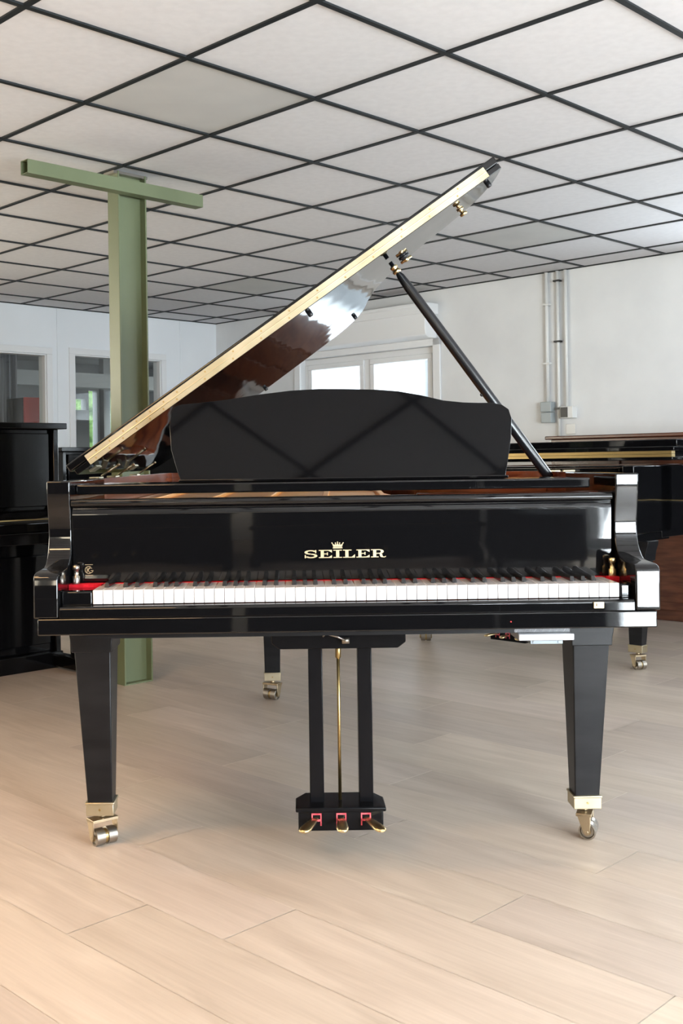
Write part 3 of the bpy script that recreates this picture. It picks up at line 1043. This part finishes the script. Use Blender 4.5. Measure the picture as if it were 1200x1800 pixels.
obj('music_shelf_cover', bm, BLACK, sec, bevel=.002)


# ------------------------------------------------------------------ upright pianos
def upright(name, label, e1a, e1b, e2f, H, m, facing='-e2', top_over=.03):
    """front line from e1a to e1b at e2f (or, facing -e1, from e2a to e2b at e1f)"""
    W = e1b - e1a
    if facing == '-e2':
        loc = rm((e1a + e1b) / 2, e2f, 0)
        rz = GY
    else:
        loc = rm(e2f, (e1a + e1b) / 2, 0)
        rz = GY - PI / 2
    P = thing(name, label, 'piano', loc, rz)
    w = W / 2
    D = .50
    bm = B()
    for s in (-1, 1):
        a, c = (w - .03, w) if s > 0 else (-w, -w + .03)
        prism(bm, [(0.0, .06), (0, .60), (-.25, .62), (-.26, .68), (-.25, .735), (-.06, .76), (-.02, .80), (0, .84), (0, H - .03), (D, H - .03), (D, .06)], a, c, lambda p, q, t: Vector((t, p, q)))
    bx(bm, -w + .03, w - .03, .03, D, .08, H - .03)
    obj('cabinet', bm, m, P, bevel=.004)
    bm = B()
    bx(bm, -w - top_over, w + top_over, -.035, D + .01, H - .03, H)
    obj('top_lid', bm, m, P, bevel=.004)
    bm = B()
    bx(bm, -w + .05, w - .05, .012, .03, .12, .56)
    obj('lower_panel', bm, m, P, bevel=.004)
    bm = B()
    bx(bm, -w + .05, w - .05, .006, .03, .80, H - .05)
    obj('upper_panel', bm, m, P, bevel=.004)
    bm = B()
    bx(bm, -w + .03, w - .03, -.245, .03, .635, .69)
    obj('key_bed', bm, m, P, bevel=.004)
    bm = B()
    prism(bm, [(-.235, .69), (-.235, .735), (-.21, .757), (.02, .785), (.02, .69)], -w + .032, w - .032, lambda p, q, t: Vector((t, p, q)))
    obj('fall_board', bm, m, P, bevel=.005)
    bm = B()
    bx(bm, -w + .035, w - .035, -.2395, -.234, .748, .7535)
    obj('fall_board_edge', bm, BRASSD, P)
    bm = B()
    bx(bm, -w, w, -.02, D, .0, .08)
    for s in (-1, 1):
        a, c = (w - .06, w) if s > 0 else (-w, -w + .06)
        bx(bm, a, c, -.28, 0.0, .012, .07)
    obj('plinth', bm, m, P, bevel=.004)
    for s in (-1, 1):
        bm = B()
        lx = s * (w - .05)
        prism(bm, [(-.235, .07), (-.20, .07), (-.185, .30), (-.16, .50), (-.13, .62), (-.24, .62), (-.232, .40)], lx - .025, lx + .025, lambda p, q, t: Vector((t, p, q)))
        obj('leg', bm, m, P, bevel=.004)
    for x in (-.12, 0, .12):
        bm = B()
        tube(bm, [(x, 0, .085), (x, -.06, .082), (x, -.10, .078)], [.008, .012, .013], 10, .45)
        obj('pedal', bm, BRASS, P, smooth=True)
    return P


upright('upright_piano', 'tall black upright piano at the left edge beside the green steel post', 1.52, 2.955, 4.70, 1.211, OLDBLACK)
upright('upright_piano', 'low black upright piano standing behind the raised piano lid, farther back at left', 4.15, 5.62, 6.55, 1.127, OLDBLACK)
t_ = thing('sideboard', 'brown wooden sideboard against the right wall behind the closed grand piano', 'sideboard', rm(6.24, 3.20, 0), GY - PI / 2)
bm = B()
bx(bm, -.75, .75, 0, .45, .07, 1.125)
bx(bm, -.70, .70, .03, .42, 0, .07)
obj('body', bm, BROWNW, t_, bevel=.004)
bm = B()
bx(bm, -.78, .78, -.03, .46, 1.125, 1.148)
obj('top', bm, BROWNW, t_, bevel=.006)
for x in (-.72, -.235, .25):
    bm = B()
    bx(bm, x, x + .47, -.018, 0, .12, 1.08)
    d_ = obj('door', bm, BROWNW, t_, bevel=.004)
    bm = B()
    lathe(bm, (x + .42, -.018, .62), (0, -1, 0), [(0, .006), (.012, .006), (.014, .011), (.022, .009)], 12)
    obj('knob', bm, BRASSD, d_)
for k, (X, Y, a, lb) in enumerate(((-2.75, -1.15, PI - .25, 'black upright piano added behind the photographer for dark reflections, leftmost of the row'), (-1.15, -1.65, PI - .05, 'black upright piano added behind the photographer for dark reflections, second from the left'), (.46, -1.75, PI + .03, 'black upright piano added behind the photographer for dark reflections, at the right end of the row'))):  # unseen row added so the polished front mirrors something dark
    u = upright('upright_piano', lb, 0, 1.5, 0, 1.24, OLDBLACK)
    u.location = (X, Y, 0)
    u.rotation_euler = (0, 0, a)
u = upright('upright_piano', 'black upright piano added at the right wall outside the picture, to be mirrored in the far grand piano', .75, 2.25, 6.17, 1.2, OLDBLACK, '-e1')  # unseen piano added so the far grand's side mirrors black
bm = B()
bx(bm, -.27, .27, -.18, .18, .06, 1.16)
o = thing('added_dark_cabinet', 'black two-door cabinet behind the photographer, right of the row of upright pianos', 'cabinet', (1.50, -1.42, 0), PI)  # unseen cabinet added to keep the fall board's right end dark
obj('body', bm, OLDBLACK, o, bevel=.004)
for s_ in (-1, 1):
    bm = B()
    bx(bm, min(s_ * .005, s_ * .26), max(s_ * .005, s_ * .26), -.195, -.18, .09, 1.13)
    obj('door', bm, OLDBLACK, o, bevel=.003)
    for y in (-.15, .15):
        bm = B()
        lathe(bm, (s_ * .24, y, 0), (0, 0, 1), [(0, .012), (.06, .018)], 12)
        obj('leg', bm, OLDBLACK, o)
t_ = thing('tall_cabinet', 'tall brown wooden cabinet in front of the far window, mirrored in the raised lid', 'cabinet', rm(6.2, 5.93, 0), GY - PI / 2)
bm = B()
bx(bm, -.25, .25, .0, .40, .08, 1.46)
bx(bm, -.23, .23, .02, .38, 0, .08)
bx(bm, -.265, .265, -.015, .41, 1.46, 1.48)
obj('body', bm, BROWNW, t_, bevel=.004)
for s_ in (-1, 1):
    bm = B()
    bx(bm, min(s_ * .01, s_ * .23), max(s_ * .01, s_ * .23), -.015, 0, .12, 1.42)
    d_ = obj('door', bm, BROWNW, t_, bevel=.003)
    bm = B()
    lathe(bm, (s_ * .04, -.015, .78), (0, -1, 0), [(0, .006), (.012, .006), (.014, .011), (.022, .009)], 12)
    obj('knob', bm, BRASS, d_)
t_ = thing('sideboard', 'low brown wooden sideboard by the far wall, left of the tall brown cabinet', 'sideboard', rm(6.25, 7.03, 0), GY - PI / 2)
bm = B()
bx(bm, -.60, .60, .0, .42, .10, .90)
bx(bm, -.57, .57, .03, .40, 0, .10)
bx(bm, -.62, .62, -.02, .44, .90, .93)
obj('body', bm, BROWNW, t_, bevel=.004)
for x in (-.58, -.19, .20):
    bm = B()
    bx(bm, x, x + .38, -.015, 0, .14, .87)
    obj('door', bm, BROWNW, t_, bevel=.003)

# low black case on the tall upright
bm = B()
loc = rm(2.05, 4.90, 1.211)
bx(bm, -.42, .36, -.14, .14, 0, .035)
bx(bm, -.40, .34, -.12, .12, .035, .05)
o = obj('music_case', bm, CHAR, bevel=.004)
o.location = loc
o.rotation_euler = (0, 0, GY)
tag(o, 'flat black case lying on top of the tall black upright piano', 'case')

# ------------------------------------------------------------------ green steel post with cross bar
post = thing('steel_post', 'olive green steel I-beam post rising to the ceiling behind the grand piano', 'post', rm(2.958, 4.096, 0))
inv = Matrix.Translation(-Vector(post.location))
bm = B()
a1, a2, c1, c2 = 2.879, 3.037, 4.055, 4.137
I_ = [(a1, c1), (a1 + .0085, c1), (a1 + .0085, 4.093), (a2 - .0085, 4.093), (a2 - .0085, c1), (a2, c1), (a2, c2), (a2 - .0085, c2), (a2 - .0085, 4.099), (a1 + .0085, 4.099), (a1 + .0085, c2), (a1, c2)]
prism(bm, I_, 0.0, HC - .0075, lambda p, q, t: rm(p, q, t))
obj('i_beam', bm, GREEN, post, bevel=.0015, M=inv)
bm = B()
bx(bm, a1 + .006, a2 - .006, c1 + .001, 4.093, .0, .006, ROOM)
obj('base_plate', bm, GREEN, post, M=inv)
bm = B()
s0, s1 = 2.385, 3.328
b0, b1, z0, z1 = 3.998, 4.054, 2.222, 2.280
for q in ((b0, b1, z0, z0 + .003), (b0, b1, z1 - .003, z1), (b0, b0 + .003, z0 + .003, z1 - .003), (b1 - .003, b1, z0 + .003, z1 - .003)):
    bx(bm, s0, s1, q[0], q[1], q[2], q[3], ROOM)
cbm = obj('cross_bar', bm, GREEN, post, M=inv)
bm = B()
bx(bm, a1 - .02, a2 + .01, c1 + .004, c2, HC - .020, HC - .0078, ROOM)
obj('head_plate', bm, STEEL, post, M=inv)

# ------------------------------------------------------------------ conduits and boxes on the right wall
for s_, za, zb, lb, r_ in ((3.667, 1.405, HC - .008, 'left of the three grey conduits on the right wall, ending in the stacked grey boxes', .014),
                           (3.757, 1.00, HC - .008, 'middle grey conduit on the right wall, running down past the boxes', .012),
                           (3.822, 1.368, HC - .008, 'right one of the three grey conduits, ending in the black and white box', .012)):
    e2_ = WL - s_
    t_ = thing('conduit', lb, 'pipe', rm(WR - .02, e2_, za), 0, None)
    bm = B()
    tube(bm, [(0, 0, 0), (0, 0, zb - za)], r_, 12)
    obj('pipe', bm, PLAST, t_, smooth=True)
    for zc in ([2.26, 1.83, 1.355] if 3.7 < s_ < 3.8 else ([1.68, 2.1] if s_ < 3.7 else [])):
        bm = B()
        bx(bm, -.02, .02, -r_ - .012, r_ + .012, zc - za - .006, zc - za + .006)
        c = obj('pipe_clip', bm, CHAR if 3.7 < s_ < 3.8 else PLAST, t_)
        c.rotation_euler = (0, 0, GY)


def wall_box(name, label, s0, s1, za, zb, m, cat, depth=.06, m2=None, cut=None):
    bm = B()
    bx(bm, -depth, 0, -(s1 - s0) / 2, (s1 - s0) / 2, 0, zb - za)
    if m2 is None:
        o = obj(name, bm, m, bevel=.005)
        tag(o, label, cat)
    else:
        bm.free()
        o = thing(name, label, cat)
        bm = B()
        bx(bm, -depth, 0, -(s1 - s0) / 2, (s1 - s0) / 2, 0, zb - za)
        obj('housing', bm, m, o, bevel=.004)
        bm = B()
        bx(bm, -depth - .004, -depth, cut * (s1 - s0) - (s1 - s0) / 2, (s1 - s0) / 2 - .006, .006, zb - za - .006)
        obj('cover', bm, m2, o, bevel=.002)
    o.location = rm(WR - .0005, WL - (s0 + s1) / 2, za)
    o.rotation_euler = (0, 0, GY)
    return o


wall_box('junction_box', 'upper of the two grey junction boxes on the right wall', 3.628, 3.716, 1.333, 1.405, GREYP, 'junction box')
wall_box('junction_box', 'lower of the two grey junction boxes on the right wall', 3.632, 3.716, 1.256, 1.329, GREYP, 'junction box')
wall_box('switch_box', 'white wall box with a black front beside the grey junction boxes', 3.788, 3.890, 1.283, 1.366, PLAST, 'box', m2=CHAR, cut=.38)
wall_box('blank_plate', 'flat white cover plate on the right wall below the black and white box', 3.803, 3.880, 1.170, 1.245, PLAST, 'cover plate', .008)

# ------------------------------------------------------------------ things in the back room
cab = thing('cabinet', 'red and black cabinet seen through the left glazed opening', 'cabinet', rm(5.14, 8.40, 0), GY)
bm = B()
bx(bm, -.20, .30, .012, .30, 0, 1.60)
obj('body', bm, CHAR, cab, bevel=.01)
bm = B()
bx(bm, -.20, .30, -.01, .012, .02, 1.60)
obj('door', bm, REDC, cab, bevel=.004, label='red front')
bm = B()
bx(bm, .0, .055, -.013, -.010, 1.36, 1.46)
obj('sticker', bm, BLUEC, cab)
bm = B()
pts = [(.0 + .01 * k, .04 * math.sin(k * .9)) for k in range(0, 90)]
fr_, bk_ = [], []
for k in range(90):
    x, y = -.45 + .01 * k, .03 * math.sin(k * .85)
    fr_.append((x, y)); bk_.append((x, y + .008))
prism(bm, fr_ + list(reversed(bk_)), .05, 2.3, lambda p, q, t: Vector((p, q, t)))
o = obj('curtain', bm, CURT)
o.location = rm(5.05, WL + 1.5, 0)
o.rotation_euler = (0, 0, GY)
tag(o, 'dark grey hanging curtain behind the red and black cabinet', 'curtain')
lt = thing('ceiling_light', 'long white fluorescent ceiling light in the room behind the partition', 'lamp', rm(8.75, 12.9, 2.62), GY + .3)
bm = B()
bx(bm, -.45, .45, -.06, .06, .02, .05)
obj('housing', bm, TRIM, lt)
bm = B()
tube(bm, [(-.44, 0, 0), (.44, 0, 0)], .022, 12)
obj('tube', bm, LAMPM, lt, smooth=True)
# warm strip lights over the photographer's left
for k, (e1_, e2_) in enumerate(((.15, 2.75), (-.31, 1.98))):
    lt = thing('ceiling_light', ['warm strip light on the ceiling nearer to the grand piano', 'warm strip light on the ceiling farther from the grand piano'][k], 'lamp', rm(e1_, e2_, HC - .02), 0)
    bm = B()
    bx(bm, -.70, .70, -.10, .10, -.03, .012)
    obj('housing', bm, TRIM, lt)
    bm = B()
    bx(bm, -.67, .67, -.085, .085, -.036, -.030)
    obj('diffuser', bm, WARML, lt)
    sp = area('warm_lamp', rm(e1_, e2_, HC - .065), (0, 0, -1), 1.34, .17, 17, (1.0, 0.58, 0.26))
    sp.rotation_euler = (0, 0, 0)

# outside the windows
bm = B()
bx(bm, 8.0, 14.0, BE + 2.2, BE + 2.8, -.3, 2.6, ROOM)
o = obj('hedge', bm, HEDGE)
dm = o.modifiers.new('sub', 'SUBSURF'); dm.subdivision_type = 'SIMPLE'; dm.levels = 5; dm.render_levels = 5
tx = bpy.data.textures.new('leafy', 'CLOUDS'); tx.noise_scale = .25
dd = o.modifiers.new('disp', 'DISPLACE'); dd.texture = tx; dd.strength = .5
tag(o, 'green hedge outside the far windows of the back room', 'hedge')
sk = thing('roof_frame', 'pale tilted roof light frame outside the window behind the music desk', 'roof light', rm(WR + 1.6, WL - 2.4, 0), GY - PI / 2)
bm = B()
Mt = Matrix.Translation((.05, 0, 1.05)) @ Matrix.Rotation(math.radians(-24), 4, 'Y')
for a, b_ in ((-.45, -.40), (0, .05), (.45, .50)):
    bx(bm, a, b_, -.02, .02, 0, 1.3, Mt)
for c in (0, .62, 1.26):
    bx(bm, -.45, .5, -.022, .022, c, c + .04, Mt)
obj('frame', bm, PALER, sk)
bm = B()
bx(bm, -.5, .8, -.04, .04, 0, 1.05)
obj('curb', bm, PALER, sk)
